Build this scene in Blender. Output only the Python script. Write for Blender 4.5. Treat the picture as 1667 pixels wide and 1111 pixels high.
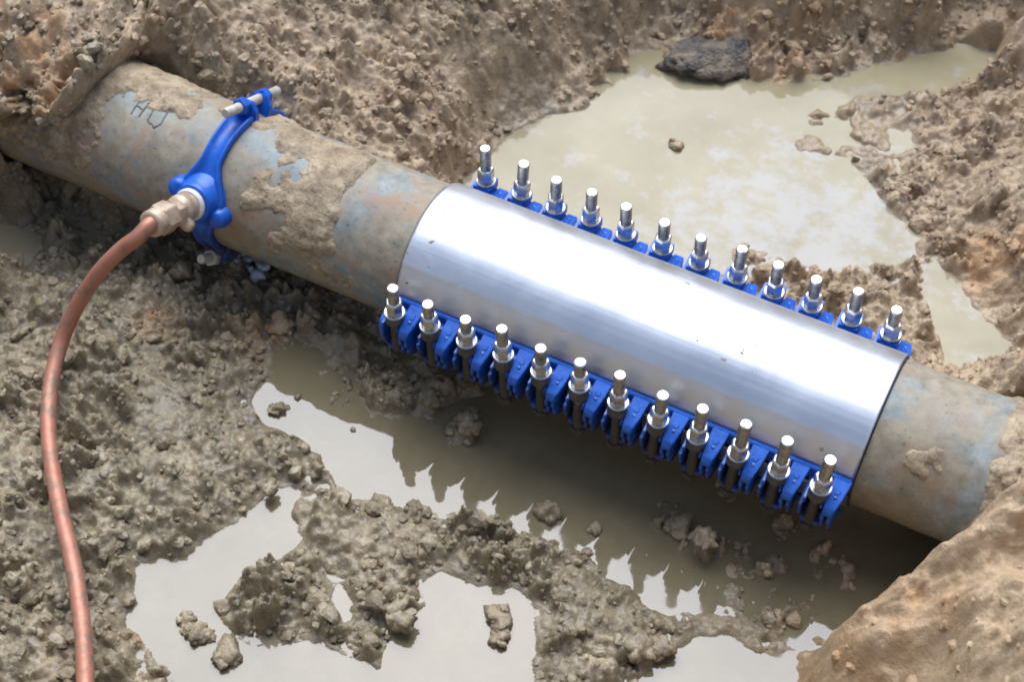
import bpy, math, random
import numpy as np
from mathutils import Vector, Matrix
for o in list(bpy.data.objects): bpy.data.objects.remove(o)
S = bpy.context.scene
COL = S.collection
R_ = math.radians

# ---------------------------------------------------------------- camera
cam = bpy.data.cameras.new('camera')
cam.sensor_width = 36.0
cam.lens = 36.0 * 2686.87 / 1667.0
cam.clip_start = 0.05
cam.clip_end = 400.0
cam.dof.use_dof = True
cam.dof.focus_distance = 1.98
cam.dof.aperture_fstop = 7.0
camo = bpy.data.objects.new('camera', cam)
COL.objects.link(camo)
RT, UP, FW = Vector((.88999, .45598, .00046)), Vector((-.36319, .70827, .60535)), Vector((-.2757, .53892, -.79596))
M = Matrix((RT, UP, -FW)).transposed().to_4x4()
M.translation = Vector((.41914, -1.16293, 1.60311))
camo.matrix_world = M
S.camera = camo

# ---------------------------------------------------------------- light: bright overcast, brightest behind the pipe
SUN_EL, SUN_AZ = 60.0, -28.0          # azimuth clockwise from +Y
world = bpy.data.worlds.new('World')
S.world = world
world.use_nodes = True
nt = world.node_tree
nt.nodes.clear()
sky = nt.nodes.new('ShaderNodeTexSky')
sky.sky_type = 'NISHITA'
sky.sun_disc = False
sky.sun_elevation = R_(SUN_EL)
sky.sun_rotation = R_(SUN_AZ)
sky.air_density = 1.0
sky.dust_density = 1.5
sky.ozone_density = 1.5
hs = nt.nodes.new('ShaderNodeHueSaturation')
hs.inputs['Saturation'].default_value = .95
bg = nt.nodes.new('ShaderNodeBackground')
bg.inputs['Strength'].default_value = 0.06
wo = nt.nodes.new('ShaderNodeOutputWorld')
nt.links.new(sky.outputs[0], hs.inputs['Color'])
nt.links.new(hs.outputs[0], bg.inputs['Color'])
nt.links.new(bg.outputs[0], wo.inputs[0])
sl = bpy.data.lights.new('sun', 'SUN')
sl.energy = 1.5
sl.angle = R_(54)              # a broad bright patch of cloud
sl.color = (.84, .90, 1.0)
so = bpy.data.objects.new('sun', sl)
COL.objects.link(so)
sd = Vector((math.sin(R_(SUN_AZ)) * math.cos(R_(SUN_EL)), math.cos(R_(SUN_AZ)) * math.cos(R_(SUN_EL)), math.sin(R_(SUN_EL))))
so.rotation_euler = sd.to_track_quat('Z', 'Y').to_euler()
so.location = sd * 6
S.view_settings.view_transform = 'Standard'
S.view_settings.look = 'None'
S.view_settings.gamma = 1.0
S.view_settings.use_curve_mapping = False
S.view_settings.exposure = 1.70
S.render.engine = 'CYCLES'
S.cycles.filter_width = 1.9

# ---------------------------------------------------------------- measured layout (metres; pipe axis = X axis)
W = -.1465                            # level of the standing water
PUDDLES={"A": [[-0.443, -0.221], [-0.443, -0.196], [-0.44, -0.17], [-0.463, -0.142], [-0.449, -0.118], [-0.417, -0.107], [-0.374, -0.125], [-0.332, -0.148], [-0.267, -0.158], [-0.229, -0.128], [-0.196, -0.089], [-0.136, -0.048], [-0.013, -0.028], [0.135, 0.026], [0.289, 0.058], [0.385, 0.061], [0.449, 0.034], [0.469, -0.005], [0.442, -0.066], [0.393, -0.146], [0.344, -0.22], [0.311, -0.233], [0.255, -0.208], [0.203, -0.235], [0.164, -0.254], [0.133, -0.257], [0.087, -0.243], [0.039, -0.23], [0.0, -0.226], [-0.034, -0.233], [-0.073, -0.239], [-0.113, -0.245], [-0.156, -0.261], [-0.2, -0.274], [-0.254, -0.289], [-0.283, -0.277], [-0.317, -0.258], [-0.344, -0.243], [-0.374, -0.24], [-0.407, -0.246]], "B": [[-0.308, -0.309], [-0.303, -0.332], [-0.276, -0.358], [-0.272, -0.375], [-0.294, -0.41], [-0.307, -0.445], [-0.312, -0.49], [-0.307, -0.505], [-0.28, -0.514], [-0.246, -0.514], [-0.199, -0.481], [-0.154, -0.471], [-0.102, -0.476], [-0.058, -0.525], [-0.25, -0.623], [-0.336, -0.582], [-0.369, -0.573], [-0.4, -0.553], [-0.421, -0.517], [-0.426, -0.478], [-0.4, -0.45], [-0.377, -0.419], [-0.356, -0.369], [-0.345, -0.329], [-0.33, -0.311]], "C": [[-0.119, -0.344], [-0.103, -0.326], [-0.071, -0.324], [-0.045, -0.325], [-0.021, -0.308], [0.013, -0.318], [0.034, -0.348], [0.049, -0.385], [0.091, -0.449], [-0.076, -0.535], [-0.096, -0.486], [-0.109, -0.457], [-0.106, -0.411], [-0.103, -0.373]], "D": [[-0.219, -0.391], [-0.189, -0.399], [-0.158, -0.429], [-0.169, -0.439], [-0.197, -0.421]], "E": [[0.18, -0.291], [0.215, -0.264], [0.266, -0.256], [0.296, -0.254], [0.318, -0.231], [0.344, -0.319], [0.152, -0.417], [0.174, -0.33]], "F": [[-0.969, -0.147], [-0.897, -0.114], [-0.86, -0.113], [-0.841, -0.132], [-0.839, -0.169], [-0.849, -0.211], [-0.888, -0.249]], "G": [[-0.388, 0.197], [-0.37, 0.314], [-0.366, 0.365], [-0.34, 0.414], [-0.294, 0.466], [-0.27, 0.523], [-0.27, 0.568], [-0.268, 0.607], [-0.241, 0.628], [-0.218, 0.61], [-0.154, 0.605], [-0.111, 0.622], [-0.072, 0.624], [-0.002, 0.672], [0.047, 0.728], [0.103, 0.793], [0.163, 0.848], [0.236, 0.866], [0.219, 0.796], [0.147, 0.719], [0.097, 0.697], [0.046, 0.649], [0.009, 0.593], [0.016, 0.526], [0.085, 0.545], [0.144, 0.51], [0.185, 0.471], [0.231, 0.43], [0.244, 0.405], [0.212, 0.37], [0.148, 0.325], [0.097, 0.317], [0.045, 0.322], [0.011, 0.314], [0.022, 0.254], [-0.047, 0.244], [-0.174, 0.216]], "H": [[0.248, 0.395], [0.28, 0.405], [0.322, 0.384], [0.371, 0.349], [0.424, 0.313], [0.511, 0.284], [0.526, 0.227], [0.44, 0.22], [0.398, 0.221], [0.352, 0.247], [0.313, 0.29], [0.275, 0.336]]}
HEIGHTS=[[-0.737, -0.213, -0.1], [-0.659, -0.119, -0.12], [-0.558, -0.196, -0.12], [-0.629, -0.294, -0.1], [-0.503, -0.274, -0.112], [-0.453, -0.183, -0.125], [-0.344, -0.281, -0.12], [-0.407, -0.378, -0.115], [-0.546, -0.409, -0.1], [-0.551, -0.52, -0.085], [-0.469, -0.571, -0.085], [-0.393, -0.617, -0.09], [-0.318, -0.61, -0.11], [-0.433, -0.688, -0.06], [-0.727, -0.353, -0.09], [-0.466, -0.087, -0.125], [-0.387, -0.074, -0.12], [-0.56, -0.079, -0.135], [-0.643, -0.03, -0.14], [-0.784, -0.284, -0.1], [-0.81, -0.136, -0.12], [-0.696, -0.458, -0.07], [-0.524, -0.665, -0.05], [-0.352, -0.719, -0.06], [-0.161, -0.341, -0.125], [-0.117, -0.3, -0.125], [-0.248, -0.464, -0.12], [-0.213, -0.368, -0.125], [0.033, -0.301, -0.12], [0.124, -0.326, -0.12], [0.132, -0.275, -0.125], [-0.038, -0.275, -0.13], [0.105, -0.385, -0.125], [-0.262, -0.345, -0.125], [-0.26, -0.087, -0.135], [-0.148, -0.113, -0.14], [-0.92, -0.001, 0.17], [-0.835, 0.042, 0.17], [-0.93, -0.084, 0.18], [-0.926, -0.189, -0.12], [-0.881, -0.166, -0.12], [-0.843, -0.135, -0.125], [-0.809, -0.106, -0.13], [-0.784, -0.065, -0.14], [-0.786, 0.063, 0.11], [-0.952, -0.252, -0.1], [-0.902, -0.224, 0.1], [-0.71, 0.122, 0.05], [-0.599, 0.127, 0.02], [-0.476, 0.156, -0.02], [-0.386, 0.197, -0.07], [-0.378, 0.273, -0.1], [-0.387, 0.346, -0.12], [-0.353, 0.419, -0.125], [-0.305, 0.486, -0.13], [-0.528, 0.251, 0.02], [-0.416, 0.404, -0.06], [-0.329, 0.557, -0.1], [-0.743, 0.137, 0.09], [-0.642, 0.283, 0.06], [-0.507, 0.391, 0.03], [-0.411, 0.492, -0.01], [-0.314, 0.606, -0.06], [-0.294, 0.551, -0.13], [-0.609, 0.225, 0.03], [-0.487, 0.352, -0.0], [-0.438, 0.26, -0.03], [-0.618, 0.418, 0.1], [-0.424, 0.617, 0.03], [-0.103, 0.795, 0.02], [-0.808, 0.251, 0.15], [-0.266, 0.645, -0.12], [-0.277, 0.664, -0.09], [-0.176, 0.651, -0.125], [-0.088, 0.678, -0.11], [-0.153, 0.702, -0.07], [-0.006, 0.72, -0.11], [-0.026, 0.754, -0.06], [0.097, 0.817, -0.06], [0.093, 0.801, -0.11], [0.18, 0.847, -0.05], [0.236, 0.863, -0.04], [-0.065, 0.652, -0.135], [0.245, 0.888, -0.13], [0.154, 0.86, -0.12], [0.219, 0.657, -0.12], [0.262, 0.742, -0.1], [0.308, 0.647, -0.07], [0.289, 0.536, -0.1], [0.358, 0.467, -0.06], [0.189, 0.59, -0.137], [0.132, 0.596, -0.143], [0.071, 0.608, -0.144], [0.045, 0.573, -0.144], [0.095, 0.647, -0.143], [0.17, 0.511, -0.135], [0.277, 0.427, -0.125], [0.339, 0.388, -0.115], [0.404, 0.348, -0.1], [0.427, 0.286, -0.12], [0.441, 0.51, 0], [0.38, 0.74, 0.0], [0.497, 0.351, -0.05], [0.107, 0.307, -0.13], [0.195, 0.302, -0.115], [0.261, 0.312, -0.115], [0.317, 0.235, -0.1], [0.353, 0.179, -0.07], [0.046, 0.305, -0.135], [0.401, 0.046, 0.075], [0.434, 0.01, 0.1], [0.473, -0.022, 0.12], [0.448, -0.026, 0.06], [0.442, 0.108, 0.03], [0.471, -0.085, 0.14], [0.446, -0.131, 0.12], [0.425, -0.17, 0.09], [0.4, -0.194, 0.05], [0.366, -0.218, -0.02], [0.336, -0.243, -0.09], [0.311, -0.28, -0.125], [0.514, -0.281, 0.2], [0.481, -0.268, 0.15], [0.439, -0.281, 0.07], [0.405, -0.299, 0.0], [0.532, -0.361, 0.22], [0.456, -0.187, 0.15], [0.482, -0.163, 0.17], [0.424, -0.257, 0.105], [0.43, -0.244, 0.055], [0.448, -0.238, 0.145], [0.459, -0.222, 0.09], [0.474, -0.213, 0.175], [0.488, -0.195, 0.12], [0.573, -0.298, 0.28], [0.542, -0.148, 0.25], [0.493, -0.367, 0.1], [0.383, -0.333, -0.08], [0.47, 0.003, -0.1465], [0.474, 0.084, -0.1765], [0.447, -0.052, -0.1465], [0.449, 0.019, -0.1765], [0.425, -0.104, -0.1465], [0.425, -0.045, -0.1765], [0.399, -0.141, -0.1465], [0.398, -0.094, -0.1765], [0.364, -0.185, -0.1465], [0.362, -0.157, -0.1765], [-0.913, -0.005, 0.09], [-0.861, 0.013, 0.1], [-0.835, 0.03, 0.1], [-0.955, -0.026, 0.09], [-0.925, 0.016, 0.105], [-0.858, 0.044, 0.11], [-0.85, 0.067, 0.11], [-0.904, 0.073, 0.125], [-0.873, 0.107, 0.12], [-0.956, 0.066, 0.13], [-0.82, -0.1, -0.135], [-0.88, -0.1, -0.13], [-0.94, -0.1, -0.125], [-1.0, -0.1, -0.11], [-0.9, -0.05, -0.12], [-0.97, -0.05, -0.1], [-0.84, -0.04, -0.13], [-0.7, 0, -0.18], [-0.6, 0, -0.18], [-0.5, 0, -0.18], [-0.4, 0, -0.18], [-0.3, 0, -0.18], [-0.2, 0, -0.18], [-0.1, 0, -0.18], [0, 0, -0.18], [0.1, 0, -0.18], [0.2, 0, -0.18], [0.3, 0, -0.18], [-0.75, 0.12, 0.06], [-0.6, 0.12, 0.02], [-0.5, 0.12, 0.0], [-0.4, 0.12, -0.04], [-0.32, 0.12, -0.09], [-0.2, 0.13, -0.16], [-0.1, 0.13, -0.16], [0, 0.13, -0.16], [0.1, 0.13, -0.16], [-0.3, -0.1, -0.16], [-0.1, -0.1, -0.16], [0.1, -0.1, -0.16], [0.25, -0.1, -0.16], [-0.7, -0.08, -0.155], [-0.6, -0.08, -0.155], [-0.5, -0.08, -0.155], [0.42, 0, 0.1], [0.5, 0, 0.14], [0.6, 0, 0.18], [0.42, 0.1, 0.03], [0.5, 0.1, 0.06], [-0.86, 0.09, 0.11], [-1.05, 0.05, 0.15], [-1.15, -0.02, 0.14], [-0.8, -0.17, -0.13], [-0.79, -0.11, -0.15], [-0.84, -0.105, -0.13], [-0.88, -0.13, -0.12], [1.192, 0.0, 0.38], [1.5, 0.0, 0.6], [2.49, 0.0, 0.6], [1.126, 0.377, 0.38], [1.419, 0.464, 0.6], [2.361, 0.742, 0.6], [0.936, 0.717, 0.38], [1.185, 0.882, 0.6], [1.986, 1.411, 0.6], [0.639, 0.987, 0.38], [0.82, 1.214, 0.6], [1.402, 1.942, 0.6], [0.265, 1.16, 0.38], [0.36, 1.427, 0.6], [0.666, 2.283, 0.6], [-0.15, 1.22, 0.38], [-0.15, 1.5, 0.6], [-0.15, 2.4, 0.6], [-0.565, 1.16, 0.38], [-0.66, 1.427, 0.6], [-0.966, 2.283, 0.6], [-0.939, 0.987, 0.38], [-1.12, 1.214, 0.6], [-1.702, 1.942, 0.6], [-1.236, 0.717, 0.38], [-1.485, 0.882, 0.6], [-2.286, 1.411, 0.6], [-1.426, 0.377, 0.38], [-1.719, 0.464, 0.6], [-2.661, 0.742, 0.6], [-1.492, 0.0, 0.38], [-1.8, 0.0, 0.6], [-2.79, 0.0, 0.6], [-1.426, -0.377, 0.38], [-1.719, -0.464, 0.6], [-2.661, -0.742, 0.6], [-1.236, -0.717, 0.38], [-1.485, -0.882, 0.6], [-2.286, -1.411, 0.6], [-0.939, -0.987, 0.38], [-1.12, -1.214, 0.6], [-1.702, -1.942, 0.6], [-0.565, -1.16, 0.38], [-0.66, -1.427, 0.6], [-0.966, -2.283, 0.6], [-0.15, -1.22, 0.38], [-0.15, -1.5, 0.6], [-0.15, -2.4, 0.6], [0.265, -1.16, 0.38], [0.36, -1.427, 0.6], [0.666, -2.283, 0.6], [0.639, -0.987, 0.38], [0.82, -1.214, 0.6], [1.402, -1.942, 0.6], [0.936, -0.717, 0.38], [1.185, -0.882, 0.6], [1.986, -1.411, 0.6], [1.126, -0.377, 0.38], [1.419, -0.464, 0.6], [2.361, -0.742, 0.6]]
COPPER=[[-0.5717, -0.1884, 0.0928], [-0.5836, -0.2034, 0.085], [-0.599, -0.2145, 0.07], [-0.619, -0.2331, 0.045], [-0.6367, -0.2508, 0.015], [-0.6527, -0.2704, -0.02], [-0.6597, -0.2973, -0.05], [-0.6499, -0.3338, -0.065], [-0.6312, -0.3716, -0.072], [-0.6039, -0.4093, -0.072], [-0.5662, -0.4517, -0.07], [-0.5286, -0.4887, -0.066], [-0.4977, -0.5174, -0.063], [-0.4639, -0.548, -0.06], [-0.4329, -0.5787, -0.057], [-0.404, -0.6092, -0.054], [-0.3771, -0.6401, -0.05], [-0.3513, -0.6716, -0.045], [-0.3234, -0.7071, -0.04], [-0.2916, -0.7497, -0.03]]
SHOALS=[[-0.187, -0.139, 0.035], [-0.329, -0.13, 0.05], [-0.272, -0.117, 0.03], [0.104, -0.128, 0.03], [0.154, -0.157, 0.03], [0.156, -0.067, 0.025], [0.255, -0.171, 0.06], [0.313, -0.178, 0.05], [0.203, -0.141, 0.03], [-0.015, -0.204, 0.015], [0.237, -0.085, 0.03], [0.312, -0.114, 0.04]]
WETS=[[-0.514, -0.313, 0.035], [-0.525, -0.276, 0.025], [-0.535, -0.519, 0.035], [-0.533, -0.452, 0.02], [0.088, 0.612, 0.09], [0.039, 0.566, 0.08], [0.098, 0.582, 0.06], [-0.361, 0.414, 0.05], [0.23, 0.856, 0.06], [-0.382, -0.083, 0.04], [0.225, -0.232, 0.05]]
CLAYS=[[-0.931, 0.093, 0.06], [-0.903, 0.039999999999999994, 0.06], [-0.758, 0.09, 0.03], [-0.109, 0.66, 0.07], [0.399, -0.262, 0.055], [0.421, -0.252, 0.03], [0.328, -0.276, 0.04], [0.349, 0.426, 0.05], [-0.611, -0.186, 0.03], [-0.362, -0.559, 0.02], [-0.488, -0.126, 0.035], [-0.028, 0.702, 0.04]]
SMOOTH=[[0.445, -0.213, 0.12], [0.477, -0.159, 0.1], [0.428, -0.281, 0.12], [0.464, -0.316, 0.09], [0.23, 0.856, 0.07], [0.059, 0.588, 0.06], [0.128, 0.609, 0.05]]
CLODS=[[-0.403, -0.215, -0.1465, 0.013], [-0.339, -0.523, -0.1465, 0.012], [-0.318, -0.531, -0.1465, 0.019], [-0.271, -0.538, -0.1465, 0.021], [-0.333, -0.536, -0.1465, 0.007], [-0.173, -0.273, -0.1465, 0.013], [-0.213, -0.284, -0.1465, 0.017], [-0.01, -0.353, -0.1465, 0.02], [-0.001, -0.375, -0.1465, 0.016], [0.041, -0.224, -0.1465, 0.008], [0.035, -0.19, -0.1465, 0.011], [-0.137, 0.45, -0.1465, 0.012], [-0.343, -0.329, -0.13, 0.012], [-0.108, -0.413, -0.13, 0.02], [-0.393, -0.188, -0.1465, 0.005], [0.163, -0.16, -0.1465, 0.018], [0.126, -0.141, -0.1465, 0.022], [-0.026, -0.198, -0.1465, 0.018], [-0.303, -0.198, -0.1465, 0.004], [0.153, -0.32, -0.13649999999999998, 0.022], [0.174, -0.305, -0.13649999999999998, 0.018], [-0.236, -0.115, -0.1465, 0.017], [-0.168, -0.134, -0.1465, 0.018]]
ROCK=[-0.161, 0.639]
FOAM=[-0.554, -0.035]

RP, RS = .0912, .0961                 # pipe and sleeve radius
BX = [(i - 5.5) * .05 for i in range(12)]
SX0, SX1 = BX[0] - .0138, BX[-1] + .0304
random.seed(4)
rng = np.random.default_rng(7)

# ---------------------------------------------------------------- noise
def _hash(ix, iy, seed):
    n = (ix.astype(np.int64) * 374761393 + iy.astype(np.int64) * 668265263 + seed * 974711) & 0xffffffff
    n = ((n ^ (n >> 13)) * 1274126177) & 0xffffffff
    n = ((n ^ (n >> 16)) * 2246822519) & 0xffffffff
    return ((n ^ (n >> 15)) & 0xffffff) / float(0xffffff)
def vnoise(x, y, seed=0):
    ix, iy = np.floor(x), np.floor(y)
    fx, fy = x - ix, y - iy
    fx, fy = fx * fx * fx * (fx * (fx * 6 - 15) + 10), fy * fy * fy * (fy * (fy * 6 - 15) + 10)
    a, b = _hash(ix, iy, seed), _hash(ix + 1, iy, seed)
    c, d = _hash(ix, iy + 1, seed), _hash(ix + 1, iy + 1, seed)
    return (a + (b - a) * fx) * (1 - fy) + (c + (d - c) * fx) * fy
def fbm(x, y, scale, octs=4, seed=0, gain=.5):
    v, a, t = 0, 1., 0
    for o in range(octs):
        v = v + a * vnoise(x / scale + 17.3 * o, y / scale - 9.1 * o, seed + o)
        t += a; a *= gain; scale *= .5
    return v / t
def lumps(x, y, cell, seed, prob=1.0, rmin=.35, rmax=.75):
    """height field of rounded crumbs: jittered spheres, unit = metres"""
    gx, gy = np.floor(x / cell), np.floor(y / cell)
    h = np.zeros_like(x)
    for dx in (-1, 0, 1):
        for dy in (-1, 0, 1):
            ix, iy = gx + dx, gy + dy
            px = (ix + _hash(ix, iy, seed)) * cell
            py = (iy + _hash(ix, iy, seed + 1)) * cell
            r = (rmin + (rmax - rmin) * _hash(ix, iy, seed + 2)) * cell
            on = _hash(ix, iy, seed + 3) < prob
            sq = .75 + .5 * _hash(ix, iy, seed + 4)
            an = _hash(ix, iy, seed + 5) * 6.283
            ux, uy = x - px, y - py
            c, s = np.cos(an), np.sin(an)
            d2 = ((ux * c + uy * s) / sq) ** 2 + ((uy * c - ux * s) * sq) ** 2
            k = np.sqrt(np.clip(r * r - d2, 0, None)) * on
            h = np.maximum(h, k)
    return h
def sstep(a, b, x):
    t = np.clip((x - a) / (b - a), 0, 1)
    return t * t * (3 - 2 * t)
def poly_sd(X, Y, poly):
    """signed distance, negative inside"""
    P = np.array(poly); Q = np.roll(P, -1, 0)
    best = np.full(X.shape, 1e9); ins = np.zeros(X.shape, bool)
    for (ax, ay), (bx, by) in zip(P, Q):
        ex, ey = bx - ax, by - ay
        t = np.clip(((X - ax) * ex + (Y - ay) * ey) / (ex * ex + ey * ey + 1e-12), 0, 1)
        best = np.minimum(best, (X - ax - t * ex) ** 2 + (Y - ay - t * ey) ** 2)
        cr = (ay > Y) != (by > Y)
        ins ^= cr & (X < (bx - ax) * (Y - ay) / (by - ay + 1e-12) + ax)
    return np.where(ins, -1, 1) * np.sqrt(best)
def blobs(X, Y, lst, soft=.6):
    v = np.zeros_like(X)
    for x, y, r in lst:
        d = np.hypot(X - x, Y - y)
        v = np.maximum(v, 1 - sstep(r * (1 - soft), r * (1 + soft), d))
    return v

# ---------------------------------------------------------------- object helpers
def link(o):
    COL.objects.link(o); return o
def tag(o, label=None, cat=None, group=None, kind=None):
    if label: o['label'] = label
    if cat: o['category'] = cat
    if group: o['group'] = group
    if kind: o['kind'] = kind
    return o
def mesh_np(name, V, Fq, smooth=True, mat=None, tris=False):
    m = bpy.data.meshes.new(name)
    V = np.ascontiguousarray(V, np.float32); Fq = np.ascontiguousarray(Fq, np.int32)
    k = Fq.shape[1]
    m.vertices.add(len(V)); m.vertices.foreach_set('co', V.ravel())
    m.loops.add(Fq.size); m.loops.foreach_set('vertex_index', Fq.ravel())
    m.polygons.add(len(Fq)); m.polygons.foreach_set('loop_start', np.arange(0, Fq.size, k, dtype=np.int32))
    m.update(calc_edges=True)
    m.polygons.foreach_set('use_smooth', np.full(len(Fq), smooth))
    if mat: m.materials.append(mat)
    return m
def attr(m, name, v):
    a = m.attributes.new(name, 'FLOAT', 'POINT')
    a.data.foreach_set('value', np.ascontiguousarray(v, np.float32).ravel())
def thing(name, loc, label, cat, group=None):
    o = bpy.data.objects.new(name, None)
    o.empty_display_size = .03
    o.location = loc
    link(o)
    return tag(o, label, cat, group)
def part(name, mesh, parent, loc=None):
    """mesh in world coordinates -> child of parent (an empty or a part without rotation)"""
    o = link(bpy.data.objects.new(name, mesh))
    o.parent = parent
    if loc is not None: o.location = loc
    return o
class MB:
    """collects shapes into one mesh"""
    def __init__(s): s.v, s.f, s.sm = [], [], []
    def add(s, V, Fs, smooth=False, T=None):
        n = len(s.v)
        for p in V:
            p = Vector(p)
            s.v.append(T @ p if T is not None else p)
        s.f += [[i + n for i in f] for f in Fs]
        s.sm += [smooth] * len(Fs)
    def lathe(s, prof, seg=24, T=None, smooth=True, close=True, ang=None):
        """prof: (z, r) along the local Z axis; repeated points give sharp edges"""
        V, Fs, sm = [], [], []
        for z, r in prof:
            for k in range(seg):
                a = 2 * math.pi * k / seg + (ang or 0)
                V.append((r * math.cos(a), r * math.sin(a), z))
        for i in range(len(prof) - 1):
            for k in range(seg):
                k2 = (k + 1) % seg
                Fs.append((i * seg + k, i * seg + k2, (i + 1) * seg + k2, (i + 1) * seg + k))
        s.add(V, Fs, smooth, T)
        if close:
            n = len(prof) - 1
            s.add([V[k] for k in range(seg)], [tuple(reversed(range(seg)))], False, T)
            s.add([V[n * seg + k] for k in range(seg)], [tuple(range(seg))], False, T)
    def prism(s, poly, axis_len, T=None, smooth=False, bev=0):
        """poly in local (y,z), extruded along local x from 0 to axis_len"""
        n = len(poly)
        V = [(0, y, z) for y, z in poly] + [(axis_len, y, z) for y, z in poly]
        Fs = [tuple(reversed(range(n))), tuple(range(n, 2 * n))]
        Fs += [(k, (k + 1) % n, n + (k + 1) % n, n + k) for k in range(n)]
        s.add(V, Fs, smooth, T)
    def box(s, a, b, T=None):
        x0, y0, z0 = a; x1, y1, z1 = b
        s.prism([(y0, z0), (y1, z0), (y1, z1), (y0, z1)], x1 - x0, (T or Matrix()) @ Matrix.Translation((x0, 0, 0)))
    def tube(s, pts, rad, seg=14):
        pts = [Vector(p) for p in pts]; V, Fs = [], []
        ref = Vector((0.31, .2, .93)); n = len(pts)
        for i, p in enumerate(pts):
            t = (pts[min(i + 1, n - 1)] - pts[max(i - 1, 0)]).normalized()
            u = (ref - t * ref.dot(t)).normalized(); ref = u
            w = t.cross(u)
            r = rad[i] if isinstance(rad, (list, tuple)) else rad
            for k in range(seg):
                a = 2 * math.pi * k / seg
                V.append(p + (u * math.cos(a) + w * math.sin(a)) * r)
        for i in range(n - 1):
            for k in range(seg):
                k2 = (k + 1) % seg
                Fs.append((i * seg + k, i * seg + k2, (i + 1) * seg + k2, (i + 1) * seg + k))
        s.add(V, Fs, True)
        s.add(V[:seg], [tuple(reversed(range(seg)))]); s.add(V[-seg:], [tuple(range(seg))])
    def mesh(s, name, mat, off=(0, 0, 0), bevel=0):
        import bmesh
        m = bpy.data.meshes.new(name)
        o = Vector(off)
        m.from_pydata([v - o for v in s.v], [], s.f)
        m.polygons.foreach_set('use_smooth', s.sm)
        bm = bmesh.new(); bm.from_mesh(m)
        bmesh.ops.recalc_face_normals(bm, faces=bm.faces)
        if bevel:
            es = [e for e in bm.edges if len(e.link_faces) == 2 and e.calc_face_angle(0) > .6]
            bmesh.ops.bevel(bm, geom=es, offset=bevel, segments=2, affect='EDGES', clamp_overlap=True)
        bm.to_mesh(m); bm.free()
        m.materials.append(mat)
        return m

# ---------------------------------------------------------------- materials
class NT:
    def __init__(s, name):
        s.m = bpy.data.materials.new(name); s.m.use_nodes = True
        s.t = s.m.node_tree; s.b = s.t.nodes['Principled BSDF']
    def n(s, typ, **kw):
        o = s.t.nodes.new('ShaderNode' + typ)
        for k, v in kw.items():
            if k in o.inputs.keys() and not hasattr(o, k): s.set(o.inputs[k], v)
            elif hasattr(o, k): setattr(o, k, v)
            else: s.set(o.inputs[k.replace('_', ' ')], v)
        return o
    def set(s, inp, v):
        if isinstance(v, bpy.types.NodeSocket): s.t.links.new(v, inp)
        elif isinstance(v, (tuple, list)) and len(v) == 3 and inp.type == 'RGBA': inp.default_value = (*v, 1)
        else: inp.default_value = v
    def pos(s): return s.n('NewGeometry').outputs['Position']
    def obj(s): return s.n('TexCoord').outputs['Object']
    def noise(s, vec, scale, det=4, rough=.55, dist=0):
        o = s.n('TexNoise'); s.set(o.inputs['Vector'], vec)
        o.inputs['Scale'].default_value = scale; o.inputs['Detail'].default_value = det
        o.inputs['Roughness'].default_value = rough; o.inputs['Distortion'].default_value = dist
        return o.outputs['Fac']
    def ramp(s, fac, *stops):
        o = s.n('ValToRGB'); s.set(o.inputs[0], fac)
        e = o.color_ramp.elements
        while len(e) < len(stops): e.new(.5)
        for el, (p, c) in zip(e, stops):
            el.position = p; el.color = (*c, 1) if isinstance(c, (tuple, list)) else (c, c, c, 1)
        return o.outputs[0]
    def mix(s, fac, a, b, mode='MIX'):
        o = s.n('MixRGB', blend_type=mode)
        s.set(o.inputs[0], fac); s.set(o.inputs[1], a); s.set(o.inputs[2], b)
        return o.outputs[0]
    def math(s, op, a, b=0., clamp=False):
        o = s.n('Math', operation=op); o.use_clamp = clamp
        s.set(o.inputs[0], a); s.set(o.inputs[1], b)
        return o.outputs[0]
    def attr(s, name):
        o = s.n('Attribute'); o.attribute_name = name
        return o.outputs['Fac']
    def bump(s, h, strength, dist, prev=None):
        o = s.n('Bump'); s.set(o.inputs['Height'], h)
        o.inputs['Strength'].default_value = strength; o.inputs['Distance'].default_value = dist
        if prev is not None: s.set(o.inputs['Normal'], prev)
        return o.outputs[0]
    def out(s, **kw):
        for k, v in kw.items(): s.set(s.b.inputs[k.replace('_', ' ')], v)
        return s.m

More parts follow.
